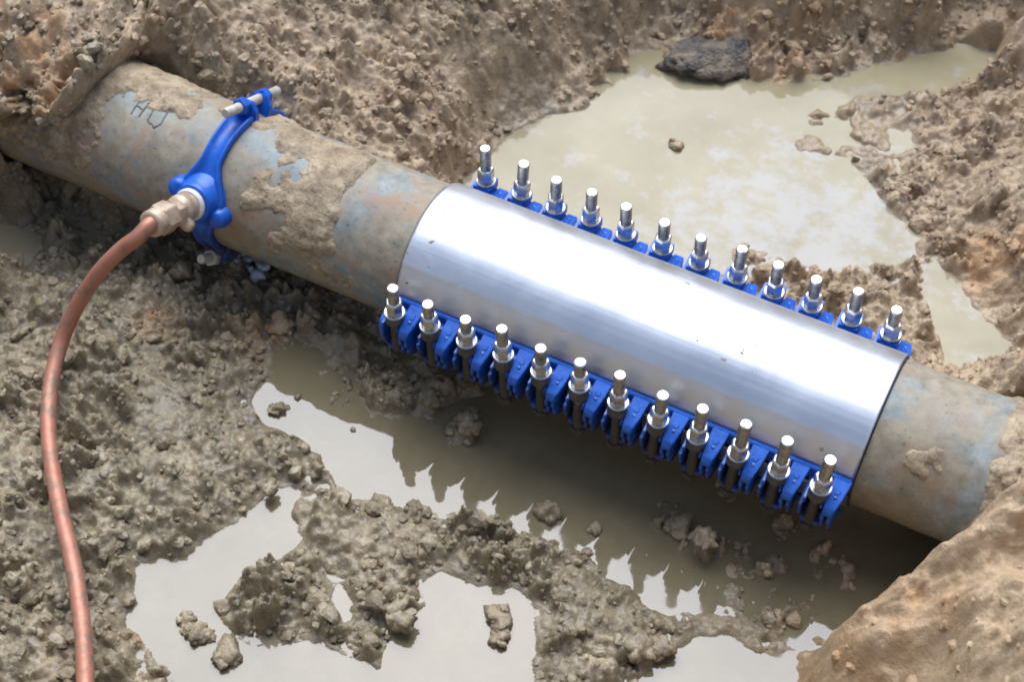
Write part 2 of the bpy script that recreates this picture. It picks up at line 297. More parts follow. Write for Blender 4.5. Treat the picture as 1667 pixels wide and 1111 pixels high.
def mud_material(name, attrs=True):
    k = NT(name); p = k.pos()
    big, mid, fine = k.noise(p, 5, 4, .6), k.noise(p, 38, 5, .62), k.noise(p, 260, 4, .7)
    olive = k.ramp(mid, (.28, (.150, .110, .060)), (.5, (.305, .235, .138)), (.72, (.46, .365, .225)))
    warm = k.ramp(mid, (.28, (.205, .132, .070)), (.5, (.42, .295, .175)), (.72, (.60, .445, .275)))
    hue = k.attr('warm') if attrs else k.math('MULTIPLY', big, .8)
    col = k.mix(hue, olive, warm)
    spk = k.ramp(fine, (.30, .45), (.46, 1.0), (.75, 1.18))
    col = k.mix(.85, col, spk, 'MULTIPLY')
    dk = k.ramp(k.noise(p, 85, 3, .6, .4), (.30, 1.0), (.42, 0.0))
    col = k.mix(k.math('MULTIPLY', dk, .55), col, (.075, .056, .038))
    cl = k.attr('clay') if attrs else 0.0
    if attrs:
        pale = k.attr('pale')
        col = k.mix(k.math('MULTIPLY', pale, .75), col, k.ramp(k.noise(p, 45, 5, .7), (.3, (.40, .26, .135)), (.7, (.64, .45, .27))))
        oc = k.ramp(k.noise(p, 30, 4, .6), (.3, (.33, .17, .065)), (.7, (.52, .31, .15)))
        col = k.mix(k.math('MULTIPLY', cl, k.ramp(k.noise(p, 22, 4, .6), (.38, .1), (.62, 1.0))), col, oc)
        wet = k.attr('wet')
        col = k.mix(k.ramp(wet, (.70, 0.0), (1.0, .45)), col, (.17, .13, .072))
        rb = k.math('SUBTRACT', k.ramp(k.noise(p, 60, 3, .6), (.35, .42), (.65, .85)), k.math('MULTIPLY', wet, .34))
        rb = k.math('MAXIMUM', rb, .17)
    else:
        rb = k.ramp(k.noise(p, 60, 3, .6), (.35, .4), (.65, .85))
    n = k.bump(mid, .35, .004)
    n = k.bump(k.noise(p, 150, 5, .7), .9, .004, n)
    n = k.bump(fine, .4, .0008, n)
    if attrs: k.set(k.b.inputs['Coat Weight'], k.math('MULTIPLY', wet, .35)); k.b.inputs['Coat Roughness'].default_value = .22
    return k.out(Base_Color=col, Roughness=rb, Normal=n, Specular_IOR_Level=.6)
MUD = mud_material('wet mud')
CRUST = mud_material('dried mud', False)

def water_material(name, c0, c1, sky_film):
    k = NT(name); p = k.pos()
    f = k.noise(p, 9, 6, .6, .15)
    col = k.ramp(f, (.32, c0), (.68, c1))
    rg = .02
    if sky_film:
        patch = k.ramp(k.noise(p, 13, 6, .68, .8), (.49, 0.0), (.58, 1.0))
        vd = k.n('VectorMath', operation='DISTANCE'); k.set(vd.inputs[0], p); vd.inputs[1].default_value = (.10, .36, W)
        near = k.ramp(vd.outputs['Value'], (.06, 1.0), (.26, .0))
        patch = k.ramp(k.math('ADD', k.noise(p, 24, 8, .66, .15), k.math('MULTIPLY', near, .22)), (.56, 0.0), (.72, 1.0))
        col = k.mix(k.math('MULTIPLY', patch, .38), col, (.44, .44, .47))  # pale scum patches with the pool's sky reflection painted into their colour
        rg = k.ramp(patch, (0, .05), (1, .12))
    else:                                               # a thin broken skin of silt on the still water
        skin = k.ramp(k.noise(p, 16, 7, .7, .2), (.50, 0.0), (.70, 1.0))
        rg = k.ramp(skin, (0, .015), (1, .10))
        col = k.mix(k.math('MULTIPLY', skin, .25), col, (.27, .225, .15))
    n = k.bump(k.noise(p, 14, 3, .5), .05 if not sky_film else .07, .006)
    return k.out(Base_Color=col, Roughness=rg, Normal=n, IOR=1.31 if sky_film else 1.53)
WATER = water_material('turbid water', (.155, .124, .070), (.195, .158, .090), False)
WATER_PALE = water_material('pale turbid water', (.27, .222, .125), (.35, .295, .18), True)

def steel_sleeve():
    k = NT('brushed steel'); o = k.obj()
    mp = k.n('Mapping'); k.set(mp.inputs['Vector'], o); mp.inputs['Scale'].default_value = (2.0, 240, 240)
    st = k.noise(mp.outputs[0], 1, 4, .6)
    sm = k.noise(o, 9, 4, .6, .3)
    spots = k.ramp(k.noise(o, 75, 2, .5), (.70, 0.0), (.715, 1.0))
    spots = k.math('MULTIPLY', spots, k.ramp(k.noise(o, 6, 2), (.5, 0.), (.55, 1.)))
    col = k.mix(spots, k.ramp(sm, (.3, (.66, .66, .67)), (.7, (.76, .76, .765))), (.24, .20, .15))
    rg = k.math('ADD', k.ramp(sm, (.3, .40), (.7, .52)), k.math('MULTIPLY', k.math('SUBTRACT', st, .5), .16))
    smear = k.math('MULTIPLY', k.ramp(k.noise(o, 8, 6, .72, .6), (.54, 0.), (.74, 1.)), .30)
    col = k.mix(smear, col, (.46, .40, .31))
    rg = k.math('ADD', rg, k.math('MULTIPLY', smear, .4))
    mt = k.math('SUBTRACT', k.math('SUBTRACT', 1.0, spots), k.math('MULTIPLY', smear, .8), True)
    n = k.bump(k.noise(o, 11, 2, .5), .22, .006)
    n = k.bump(st, .05, .0006, n)
    return k.out(Base_Color=col, Roughness=rg, Metallic=mt, Normal=n)
STEEL = steel_sleeve()
def simple(name, c0, c1, scale, r0, r1, metal=0., bump=.15, bd=.001, coat=0.):
    k = NT(name); o = k.obj(); f = k.noise(o, scale, 4, .6)
    n = k.bump(k.noise(o, scale * 3, 3, .6), bump, bd)
    m = k.out(Base_Color=k.ramp(f, (.35, c0), (.65, c1)), Roughness=k.ramp(f, (.3, r0), (.7, r1)), Metallic=metal, Normal=n)
    if coat: k.b.inputs['Coat Weight'].default_value = coat; k.b.inputs['Coat Roughness'].default_value = .12
    return m
def blue():
    k = NT('blue epoxy'); o = k.pos(); f = k.noise(o, 45, 4, .6)
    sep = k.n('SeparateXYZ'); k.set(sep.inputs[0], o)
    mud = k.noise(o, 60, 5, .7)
    low = k.math('MULTIPLY', sep.outputs[2], -5.5)                    # grime and the shade under the castings, painted darker lower down
    dirt_shade = k.ramp(k.math('ADD', mud, k.math('MAXIMUM', k.math('MINIMUM', low, .45), -.12)), (.53, 0.0), (.78, 1.0))
    col = k.mix(k.math('MULTIPLY', dirt_shade, .8), k.ramp(f, (.35, (.004, .075, .38)), (.65, (.010, .115, .52))), (.05, .042, .034))
    n = k.bump(k.noise(o, 120, 4, .65), .25, .0009); n = k.bump(mud, .15, .002, n)
    m = k.out(Base_Color=col, Roughness=k.math('ADD', k.ramp(f, (.3, .30), (.7, .44)), k.math('MULTIPLY', dirt_shade, .35)), Normal=n)
    return m
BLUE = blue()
def zinc():
    k = NT('zinc bolt'); o = k.obj(); f = k.noise(o, 120, 4, .6)
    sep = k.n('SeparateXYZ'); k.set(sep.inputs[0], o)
    # mud and the shade in the slots, painted on the lower bolt
    dirt_shade = k.ramp(k.math('ADD', sep.outputs[2], k.math('MULTIPLY', k.noise(o, 70, 3, .6), .03)), (.115, 1.0), (.135, 0.0))
    dirt_shade = k.math('MAXIMUM', dirt_shade, k.math('MULTIPLY', k.ramp(k.noise(k.pos(), 42, 5, .7), (.55, 0.), (.68, 1.)), .75))
    col = k.mix(dirt_shade, k.ramp(f, (.35, (.55, .54, .52)), (.65, (.70, .69, .67))), (.065, .05, .034))
    return k.out(Base_Color=col, Metallic=k.math('SUBTRACT', 1.0, k.math('MULTIPLY', dirt_shade, .85)), Roughness=k.math('ADD', k.ramp(f, (.3, .22), (.7, .36)), k.math('MULTIPLY', dirt_shade, .3)), Normal=k.bump(f, .1, .0004))
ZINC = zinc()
SPACER = simple('grimy spacer', (.05, .045, .04), (.11, .10, .085), 90, .4, .6, .3)
RUBBER = simple('black rubber', (.012, .012, .013), (.03, .03, .03), 60, .5, .7)
BRASS = simple('muddy brass', (.40, .28, .18), (.58, .44, .32), 70, .4, .65, .4, .4)
NYLON = simple('pale washer', (.62, .58, .52), (.75, .72, .68), 60, .35, .5)
INK = simple('black ink', (.085, .09, .09), (.22, .22, .20), 160, .6, .8)
SCRAP = simple('pale foam', (.55, .56, .6), (.75, .76, .8), 90, .3, .6, 0, .4, .002)
STONE = simple('dark grey rock', (.04, .036, .030), (.24, .185, .125), 34, .5, .85, 0, 1.0, .009)
PALEROD = simple('muddy bolt', (.42, .37, .29), (.58, .53, .44), 60, .4, .6, .2, .3)
def copper():
    k = NT('copper'); o = k.obj()
    f = k.noise(o, 14, 4, .6); g = k.noise(o, 130, 3, .6)
    col = k.ramp(f, (.3, (.40, .155, .092)), (.7, (.46, .215, .14)))
    mud = k.ramp(k.noise(o, 45, 5, .7), (.50, 0.), (.60, 1.))
    col = k.mix(k.math('MULTIPLY', mud, .7), col, (.21, .145, .10))
    return k.out(Base_Color=col, Metallic=.35, Roughness=k.ramp(g, (.3, .45), (.7, .62)), Normal=k.bump(g, .15, .0005))
COPPER_M = copper()
def pipe_mat():
    k = NT('old pipe'); o = k.pos()
    a = k.noise(o, 9, 5, .62, .6); b = k.noise(o, 55, 5, .65); c = k.noise(o, 4, 3, .6)
    base = k.ramp(b, (.3, (.135, .165, .165)), (.5, (.215, .245, .235)), (.7, (.31, .33, .305)))
    tan = k.ramp(b, (.3, (.21, .165, .105)), (.7, (.36, .295, .20)))
    col = k.mix(k.ramp(a, (.39, 0.), (.55, .92)), base, tan)
    rust = k.ramp(k.noise(o, 17, 5, .65, .5), (.53, 0.), (.66, 1.))
    col = k.mix(k.math('MULTIPLY', rust, .65), col, (.33, .17, .075))
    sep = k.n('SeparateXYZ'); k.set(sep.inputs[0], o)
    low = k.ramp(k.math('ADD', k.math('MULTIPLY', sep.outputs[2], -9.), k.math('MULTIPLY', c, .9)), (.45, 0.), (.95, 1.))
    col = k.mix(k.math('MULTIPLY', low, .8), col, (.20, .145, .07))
    sp = k.ramp(k.noise(o, 150, 3, .7), (.30, 1.), (.40, 0.))
    col = k.mix(k.math('MULTIPLY', sp, .55), col, (.07, .065, .05))
    n = k.bump(b, .25, .002); n = k.bump(k.noise(o, 200, 4, .7), .3, .0008, n)
    return k.out(Base_Color=col, Roughness=k.ramp(b, (.3, .45), (.7, .75)), Normal=n)
PIPE = pipe_mat()

# ---------------------------------------------------------------- ground: one sheet from the pit to the horizon
def axis(lo, hi, step, far):
    core = np.arange(lo, hi + step / 2, step)
    def grow(s):
        out, d, x = [], step, 0.
        while x < far: d *= 1.16; x += d; out.append(x)
        return np.array(out)
    g = grow(1)
    return np.concatenate([(lo - g)[::-1], core, hi + g])
STEP = .0026
AX, AY = axis(-1.20, .66, STEP, 60), axis(-.78, 1.02, STEP, 60)
CXs, CYs = axis(-1.25, .70, .012, 60), axis(-.82, 1.06, .012, 60)      # coarse lattice for the smooth fields
def rbf(X, Y):
    P = np.array(HEIGHTS); n = len(P)
    D = np.hypot(P[:, None, 0] - P[None, :, 0], P[:, None, 1] - P[None, :, 1])
    ker = lambda d: np.sqrt(d * d + .03 ** 2)
    A = np.zeros((n + 1, n + 1)); A[:n, :n] = ker(D) - 1e-3 * np.eye(n); A[:n, n] = A[n, :n] = 1
    w = np.linalg.solve(A, np.concatenate([P[:, 2], [0]]))
    out = np.full(X.shape, w[n])
    for i in range(n): out = out + w[i] * ker(np.hypot(X - P[i, 0], Y - P[i, 1]))
    far = np.hypot(X + .15, Y)
    t = sstep(1.9, 2.6, far)
    return out * (1 - t) + .6 * t
Xc, Yc = np.meshgrid(CXs, CYs)
Bc = rbf(Xc, Yc)
Sc = np.full(Xc.shape, 1e9)
for nm, pl in PUDDLES.items(): Sc = np.minimum(Sc, poly_sd(Xc, Yc, pl))
def up(Cf, x, y):
    """bilinear sample of a coarse field"""
    ix = np.clip(np.searchsorted(CXs, x) - 1, 0, len(CXs) - 2); iy = np.clip(np.searchsorted(CYs, y) - 1, 0, len(CYs) - 2)
    tx = np.clip((x - CXs[ix]) / (CXs[ix + 1] - CXs[ix]), 0, 1); ty = np.clip((y - CYs[iy]) / (CYs[iy + 1] - CYs[iy]), 0, 1)
    return (Cf[iy, ix] * (1 - tx) + Cf[iy, ix + 1] * tx) * (1 - ty) + (Cf[iy + 1, ix] * (1 - tx) + Cf[iy + 1, ix + 1] * tx) * ty
def fields(x, y):
    wx = (fbm(x, y, .05, 3, 31) - .5) * .022; wy = (fbm(x, y, .05, 3, 57) - .5) * .022
    base = up(Bc, x + wx * .6, y + wy * .6)
    s = up(Sc, x + wx, y + wy) + (fbm(x, y, .018, 2, 77) - .5) * .010
    return base, s
def attrs_at(x, y, base):
    warm = np.clip(sstep(-.05, .2, y) + sstep(.05, .3, x + .2 * y) * .9, 0, 1) * .85 + (fbm(x, y, .12, 3, 91) - .5) * .5
    wob = 1 + (fbm(x, y, .04, 3, 5) - .5) * 1.2
    return np.clip(warm, 0, 1), np.clip(blobs(x, y, CLAYS) * wob, 0, 1), np.clip(blobs(x, y, SMOOTH, .35), 0, 1), np.clip(blobs(x, y, WETS, .5) * wob, 0, 1)
def height(x, y):
    base, s = fields(x, y)
    warm, clay, smo, wetb = attrs_at(x, y, base)
    shoal = blobs(x, y, SHOALS, .5)
    up_ = np.minimum(np.maximum(base - W, .007), .002 + np.clip(s, 0, None) * .45)
    steep = sstep(.02, .10, base - W)
    up_ = np.where(s > 0, up_ * (1 - steep) + np.maximum(base - W, .003) * steep * sstep(-.01, .03, s) + up_ * steep * (1 - sstep(-.01, .03, s)), 0)
    low = np.maximum(-.035, s * .4) * (1 - shoal) + shoal * (-.001)
    H = W + np.where(s > 0, up_, low)
    x2 = x + (fbm(x, y, .02, 2, 11) - .5) * .012; y2 = y + (fbm(x, y, .02, 2, 13) - .5) * .012
    l1 = lumps(x2, y2, .031, 3, .55); l2 = lumps(x2, y2, .021, 23, .8); l3 = lumps(x2, y2, .011, 43, .85); l4 = lumps(x2, y2, .0065, 63, .9)
    patch = fbm(x, y, .09, 3, 21)
    land = sstep(-.006, .016, s)
    amp = np.maximum(land, shoal * 1.0) * (1 - .30 * smo) * (1 - .75 * wetb)
    amp = amp * (.75 + 1.15 * sstep(.35, .62, patch))
    bankk = sstep(.0, .25, y) * (1 - sstep(.9, 1.3, np.abs(x)))
    edge = sstep(.0, .02, s) * (1 - sstep(.02, .06, s))
    big = (.62 - .05 * bankk + .25 * edge)
    nod = 1 + (fbm(x, y, .007, 2, 19) - .5) * 1.1
    H = H + amp * ((l1 * big + l2 * (.55 - .12 * bankk)) * nod + l3 * (.55 - .2 * bankk) + l4 * .30 - .009)
    H = H + (fbm(x, y, .009, 3, 29, .65) - .5) * .011 * np.maximum(land, shoal * .5) * (1 - .6 * smo)
    H = H + (fbm(x, y, .03, 4, 3) - .5) * .012 * land + (fbm(x, y, .35, 3, 8) - .5) * .03 * steep
    wig = (fbm(x, y, .02, 2, 33) - .5) * .02
    # shovel-cut ridges on the smooth clay
    H = H + smo * (np.abs(fbm(x * .6 + y, y * .4 - x, .09, 3, 61) - .5) * -.05 + (fbm(x, y, .012, 3, 15) - .5) * .004 + lumps(x2, y2, .03, 83, .12) * .4 - np.clip(.035 - np.abs(fbm(x + wig, y - wig, .13, 3, 67) - .5), 0, 1) * .35)
    rr = np.hypot(x + .15, y)
    H = np.where(rr > 2.2, H + (fbm(x, y, .6, 4, 99) - .5) * .06 * sstep(2.2, 4, rr), H)
    wet = np.clip(wetb + .85 * (1 - warm) * (.5 + .8 * sstep(.4, .6, fbm(x, y, .05, 3, 71))) + (1 - sstep(.0, .03, s)) * .35 + (1 - sstep(.0, .05, H - W)) * .3, 0, 1)
    return H, warm, clay, wet, smo, s, base
XX, YY = np.meshgrid(AX, AY)
H, wA, cA, tA, smA, sA, bA = height(XX, YY)
# nothing of the ground may cut into the pipe or the clamp castings except where they are buried
axd = np.hypot(YY, np.clip(H, -.2, .2))
keep = (XX > np.where(YY < -.01, -1.0, -.87)) & (XX < .40) & (np.abs(YY) < .145)
lim = np.where(np.abs(YY) < .0912, -np.sqrt(np.clip(.0975 ** 2 - YY ** 2, 0, None)) - .004, np.where(YY > 0, (YY - .0912) * 3.5 - .03, 9))
lugz = np.where((XX > -.31) & (XX < .325) & (np.abs(YY) < .15), -.118, 9)
fade = np.where(YY < -.01, sstep(-.99, -.93, XX), sstep(-.86, -.80, XX)) * (1 - sstep(.345, .40, XX))
lim = np.minimum(lim, lugz)
H = np.where(keep & (lim < 8), np.minimum(H, lim + (1 - fade) * .35), H)
# the undercut of the left bank: its brow leans out over the hollow
lean = sstep(-.05, .12, H) * sstep(-.72, -.85, -(-XX)) if False else sstep(.0, .12, H) * (1 - sstep(-.86, -.74, XX)) * (1 - sstep(.10, .25, YY)) * sstep(-.35, -.2, YY)
VX, VY = XX + lean * .07, YY - lean * .13
ny, nx = XX.shape
V = np.stack([VX, VY, H], -1).reshape(-1, 3)
idx = np.arange(ny * nx).reshape(ny, nx)
Fq = np.stack([idx[:-1, :-1], idx[:-1, 1:], idx[1:, 1:], idx[1:, :-1]], -1).reshape(-1, 4)
gm = mesh_np('ground', V, Fq, True, MUD)
for nme, v in (('warm', wA), ('clay', cA), ('wet', tA), ('pale', smA)): attr(gm, nme, v)
ground = tag(link(bpy.data.objects.new('ground', gm)), kind='structure')

def sample(F2, x, y):
    ix = np.clip(np.searchsorted(AX, x) - 1, 0, len(AX) - 2); iy = np.clip(np.searchsorted(AY, y) - 1, 0, len(AY) - 2)
    tx = (x - AX[ix]) / (AX[ix + 1] - AX[ix]); ty = (y - AY[iy]) / (AY[iy + 1] - AY[iy])
    return (F2[iy, ix] * (1 - tx) + F2[iy, ix + 1] * tx) * (1 - ty) + (F2[iy + 1, ix] * (1 - tx) + F2[iy + 1, ix + 1] * tx) * ty

# ---------------------------------------------------------------- standing water
def sheet(name, x0, x1, y0, y1, mat, z=W):
    m = mesh_np(name, np.array([(x0, y0, z), (x1, y0, z), (x1, y1, z), (x0, y1, z)]), np.array([(0, 1, 2, 3)]), False, mat)
    return tag(link(bpy.data.objects.new(name, m)), kind='structure')
sheet('water', -.745, .50, -.85, .03, WATER)
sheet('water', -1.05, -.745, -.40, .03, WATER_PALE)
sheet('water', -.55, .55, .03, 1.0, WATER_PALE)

# ---------------------------------------------------------------- loose crumbs of mud: far too many to count
def ico(sub):
    import bmesh
    bm = bmesh.new(); bmesh.ops.create_icosphere(bm, subdivisions=sub, radius=1)
    V = np.array([v.co[:] for v in bm.verts]); Fs = np.array([[v.index for v in f.verts] for f in bm.faces]); bm.free()
    return V, Fs
def lumpy(V, seed, amt=.28, fine=.12):
    """an irregular clod from a unit sphere"""
    r = np.random.default_rng(seed)
    out = np.ones(len(V))
    for k in range(7):
        d = r.normal(size=3); d /= np.linalg.norm(d)
        out += amt * r.uniform(-.6, 1) * np.exp(-((1 - V @ d) / r.uniform(.15, .5)) ** 2)
    for k in range(10):
        d = r.normal(size=3) * r.uniform(2.5, 8); ph = r.uniform(0, 6.28)
        out += fine * .55 * (np.abs(np.sin(V @ d + ph)) - .6)
    cut = np.full(len(V), 9.)
    for k in range(11):
        d = r.normal(size=3); d /= np.linalg.norm(d)
        cut = np.minimum(cut, r.uniform(.62, .95) / np.maximum(V @ d, .05))
    out = np.minimum(out, cut * (.75 + .25 * out))
    return V * out[:, None] * r.uniform([.8, .75, .62], [1.25, 1.15, .95])
I1, I2, I3 = ico(1), ico(2), ico(3)
protos1 = [lumpy(I1[0], 100 + k, .42, .22) for k in range(14)]
protos2 = [lumpy(I2[0], 200 + k, .40, .24) for k in range(14)]
VG = V.reshape(ny, nx, 3)
ROWS = np.nonzero((AY[:-1] > -.76) & (AY[:-1] < 1.0))[0]; COLS = np.nonzero((AX[:-1] > -1.17) & (AX[:-1] < .64))[0]; NCX = len(COLS)
_sub = VG[ROWS[0]:ROWS[-1] + 2, COLS[0]:COLS[-1] + 2]
_cr = np.cross(_sub[:-1, 1:] - _sub[:-1, :-1], _sub[1:, :-1] - _sub[:-1, :-1])
_ar = np.linalg.norm(_cr, axis=-1)
STEEPNESS = (_ar / STEP ** 2).ravel()
_bs = up(Bc, *np.meshgrid(AX[COLS], AY[ROWS]))
_g = np.hypot(*np.gradient(_bs, STEP))
STEEPNESS = _g.ravel() + 0.
AREA_CUM = np.cumsum(np.minimum(_ar, STEP ** 2 * 7).ravel())
def scatter(n, rad, protos, faces, seed, steep_only=False):
    r = np.random.default_rng(seed)
    pick = np.searchsorted(AREA_CUM, r.uniform(0, AREA_CUM[-1], n)); pick = np.minimum(pick, len(AREA_CUM) - 1)
    iy, ix = ROWS[pick // NCX], COLS[pick % NCX]
    u, v = r.uniform(0, 1, n)[:, None], r.uniform(0, 1, n)[:, None]
    P = (VG[iy, ix] * (1 - u) + VG[iy, ix + 1] * u) * (1 - v) + (VG[iy + 1, ix] * (1 - u) + VG[iy + 1, ix + 1] * u) * v
    x0, y0 = AX[ix], AY[iy]
    sm = smA[iy, ix]; wt = blobs(x0, y0, WETS, .4); s = sA[iy, ix]
    dens = .10 + .90 * sstep(.40, .60, fbm(x0, y0, .07, 3, 21 + seed % 3))
    dens = np.maximum(dens, sstep(1.5, 4., STEEPNESS[pick]))
    dens = dens * (1 - .90 * sm) * (1 - .9 * wt) * sstep(-.001, .008, s)
    if steep_only: dens = sstep(1.0, 1.8, STEEPNESS[pick]) * (x0 < -.6)
    dens = np.maximum(dens, blobs(x0, y0, SHOALS, .4) * .6)
    ok = r.uniform(0, 1, n) < dens
    x, y, z = P[ok].T
    q = rad[0] * (rad[1] / rad[0]) ** (r.uniform(0, 1, len(x)) ** 2.2)
    hit = (np.hypot(y, z) < .0955 + q) & (x > -.80) & (x < .42)
    hit |= (x > -.33) & (x < .34) & (np.abs(y) < .16 + q) & (z + q > -.12)
    x, y, z, q = x[~hit], y[~hit], z[~hit], q[~hit]
    Vs, Fs = [], []
    nv = len(protos[0])
    an = r.uniform(0, 6.283, len(x)); tl = r.normal(0, .5, len(x))
    for i in range(len(x)):
        p = protos[r.integers(len(protos))] * q[i]
        c, s_ = math.cos(an[i]), math.sin(an[i]); c2, s2 = math.cos(tl[i]), math.sin(tl[i])
        rot = np.array([[c, -s_, 0], [s_, c, 0], [0, 0, 1]]) @ np.array([[1, 0, 0], [0, c2, -s2], [0, s2, c2]])
        Vs.append(p @ rot.T + (x[i], y[i], z[i] + q[i] * .10)); Fs.append(faces + i * nv)
    V = np.concatenate(Vs); F2 = np.concatenate(Fs)
    return V, F2
def crumbs(name, n, rad, protos, faces, seed, smooth=True, steep=False):
    V, F2 = scatter(n, rad, protos, faces, seed, steep)
    m = mesh_np(name, V, F2, smooth, MUD)
    b = up(Bc, V[:, 0], V[:, 1]); w, c, s, t = attrs_at(V[:, 0], V[:, 1], b)
    attr(m, 'warm', w); attr(m, 'clay', c); attr(m, 'wet', np.clip(t + .75 * (1 - w), 0, 1)); attr(m, 'pale', s)
    return tag(link(bpy.data.objects.new(name, m)), kind='stuff', label='loose crumbs of wet brown mud over the trench floor and banks')
crumbs('mud', 22000, (.0032, .0085), protos1, I1[1], 1, False)
crumbs('mud', 5600, (.005, .014), protos2, I2[1], 2, False)
crumbs('mud', 2500, (.005, .013), protos2, I2[1], 5, False, True)

# ---------------------------------------------------------------- clods and stones one can point at
CLOD_LABELS = [
 'small round clod alone in the tip of the bright puddle below the pipe',
 'small clod lying just behind the bigger one in the lower left puddle',
 'rounded clod standing in the middle of the lower left puddle',
 'flat dark clod at the bottom edge of the lower left puddle',
 'pea sized crumb touching the clods in the lower left puddle',
 'clod half sunk at the middle of the long puddle edge',
 'lumpy clod at the left end of the crumbly ridge between the puddles',
 'upper clod of the pair standing in the bottom centre puddle',
 'lower clod of the pair standing in the bottom centre puddle',
 'small pointed crumb poking from brown water near the lugs reflection',
 'narrow clod standing alone in the brown water below the bolt row',
 'small tan stone lying in the pale pool behind the pipe',
 'clod on the muddy shore above the lower left puddle',
 'thick clod on the mud neck between the two bottom puddles',
 'tiny crumb beside the round clod in the bright puddle tip',
 'lower lump of the dark wet cluster in the shaded water',
 'upper lump of the dark wet cluster in the shaded water',
 'tall clod at the edge where the bright puddle turns brown',
 'speck of mud in the bright puddle below the first bolts',
 'left clod of two on the crumbly island at the bottom',
 'right clod of two on the crumbly island at the bottom',
 'wet clod in the water straight below the second front bolt',
 'wet glistening clod in the water below the third front bolt']
def clump(seed, r):
    g = np.random.default_rng(seed); Vs, Fs, n = [], [], 0
    for k in range(9):
        v = lumpy(I3[0], seed * 10 + k, .42, .20)
        nz = fbm(v[:, 0] * .5 + v[:, 2] * .4 + seed, v[:, 1] * .5 - v[:, 2] * .3 + k, .22, 4, 7, .6) - .5
        v = v * (1 + nz * .55)[:, None] * (r * (.80 if k == 0 else g.uniform(.22, .55)))
        if k: a_ = g.uniform(0, 6.28); v = v + np.array([math.cos(a_), math.sin(a_), g.uniform(-.35, .45)]) * r * g.uniform(.35, .70)
        Vs.append(v); Fs.append(I3[1] + n); n += len(v)
    return np.concatenate(Vs), np.concatenate(Fs)
for i, (x, y, z, r) in enumerate(CLODS):
    st = i == 11
    Vv, Fv = clump(400 + i, r)
    zz = max(z, float(sample(H, np.array([x]), np.array([y]))[0]))
    m = mesh_np('clod', Vv, Fv, True, MUD)
    b = np.zeros(len(Vv)); w, c, s, t = attrs_at(Vv[:, 0] + x, Vv[:, 1] + y, b)
    attr(m, 'warm', w); attr(m, 'clay', c); attr(m, 'wet', np.full(len(Vv), .5)); attr(m, 'pale', np.zeros(len(Vv)))
    o = link(bpy.data.objects.new('stone' if st else 'mud_clod', m))
    o.location = (x, y, zz + r * .12)
    tag(o, CLOD_LABELS[i], 'stone' if st else 'clod', None if st else 'single clods in and beside the puddles')
Vv = lumpy(ico(4)[0], 907, .16, .14) * np.array([.066, .046, .036])
cq, sq_ = math.cos(.47), math.sin(.47)
Vv = Vv @ np.array([[cq, sq_, 0], [-sq_, cq, 0], [0, 0, 1]])
nn = fbm(Vv[:, 0] + Vv[:, 2], Vv[:, 1] - Vv[:, 2], .02, 3, 4)
Vv = Vv * (1 + (nn - .5) * .35)[:, None]
o = link(bpy.data.objects.new('rock', mesh_np('rock', Vv, ico(4)[1], True, STONE)))
o.location = (ROCK[0], ROCK[1], W + .008)
tag(o, 'dark grey rock at the far edge of the pale pool', 'rock')
mb = MB()
m_v, m_f = [], []
for k in range(16):
    q = random.uniform(.004, .010)
    Vk = lumpy(I2[0], 700 + k, .4, .2) * q + np.array([random.gauss(0, .013), random.gauss(0, .008), random.uniform(0, .008)])
    m_f.append(I2[1] + len(I2[0]) * k); m_v.append(Vk)
o = link(bpy.data.objects.new('foam_scrap', mesh_np('foam_scrap', np.concatenate(m_v), np.concatenate(m_f), True, SCRAP)))
o.location = (FOAM[0], FOAM[1], max(W, float(sample(H, np.array([FOAM[0]]), np.array([FOAM[1]]))[0])) + .004)
tag(o, 'small crumpled pale scrap in the shade under the pipe beside the blue strap', 'scrap')

# ---------------------------------------------------------------- the water main
def cyl_grid(x0, x1, nx_, na, rad):
    xs_ = np.linspace(x0, x1, nx_); an = np.linspace(0, 2 * np.pi, na, endpoint=False)
    A, X = np.meshgrid(an, xs_)
    r = rad(X, A)
    V = np.stack([X, -r * np.cos(A), r * np.sin(A)], -1).reshape(-1, 3)     # angle from the camera side (-Y) over the top
    id_ = np.arange(nx_ * na).reshape(nx_, na); id2 = np.roll(id_, -1, 1)
    Fs = np.stack([id_[:-1], id_[1:], id2[1:], id2[:-1]], -1).reshape(-1, 4)
    return X, A, V, Fs
PB = Vector((-.2, 0, -RP))
pipe = thing('water_main', PB, 'thick old blue grey pipe smeared with mud, running across the trench', 'pipe')
X, A, V, Fs = cyl_grid(-1.25, .85, 300, 128, lambda X, A: RP + (fbm(X * 3, A * .1 * 3, .05, 3, 2) - .5) * .0012)
part('pipe_body', mesh_np('pipe_body', V - np.array(PB), Fs, True, PIPE), pipe)
def wrapd(a, c): return np.abs((a - c + np.pi) % (2 * np.pi) - np.pi)
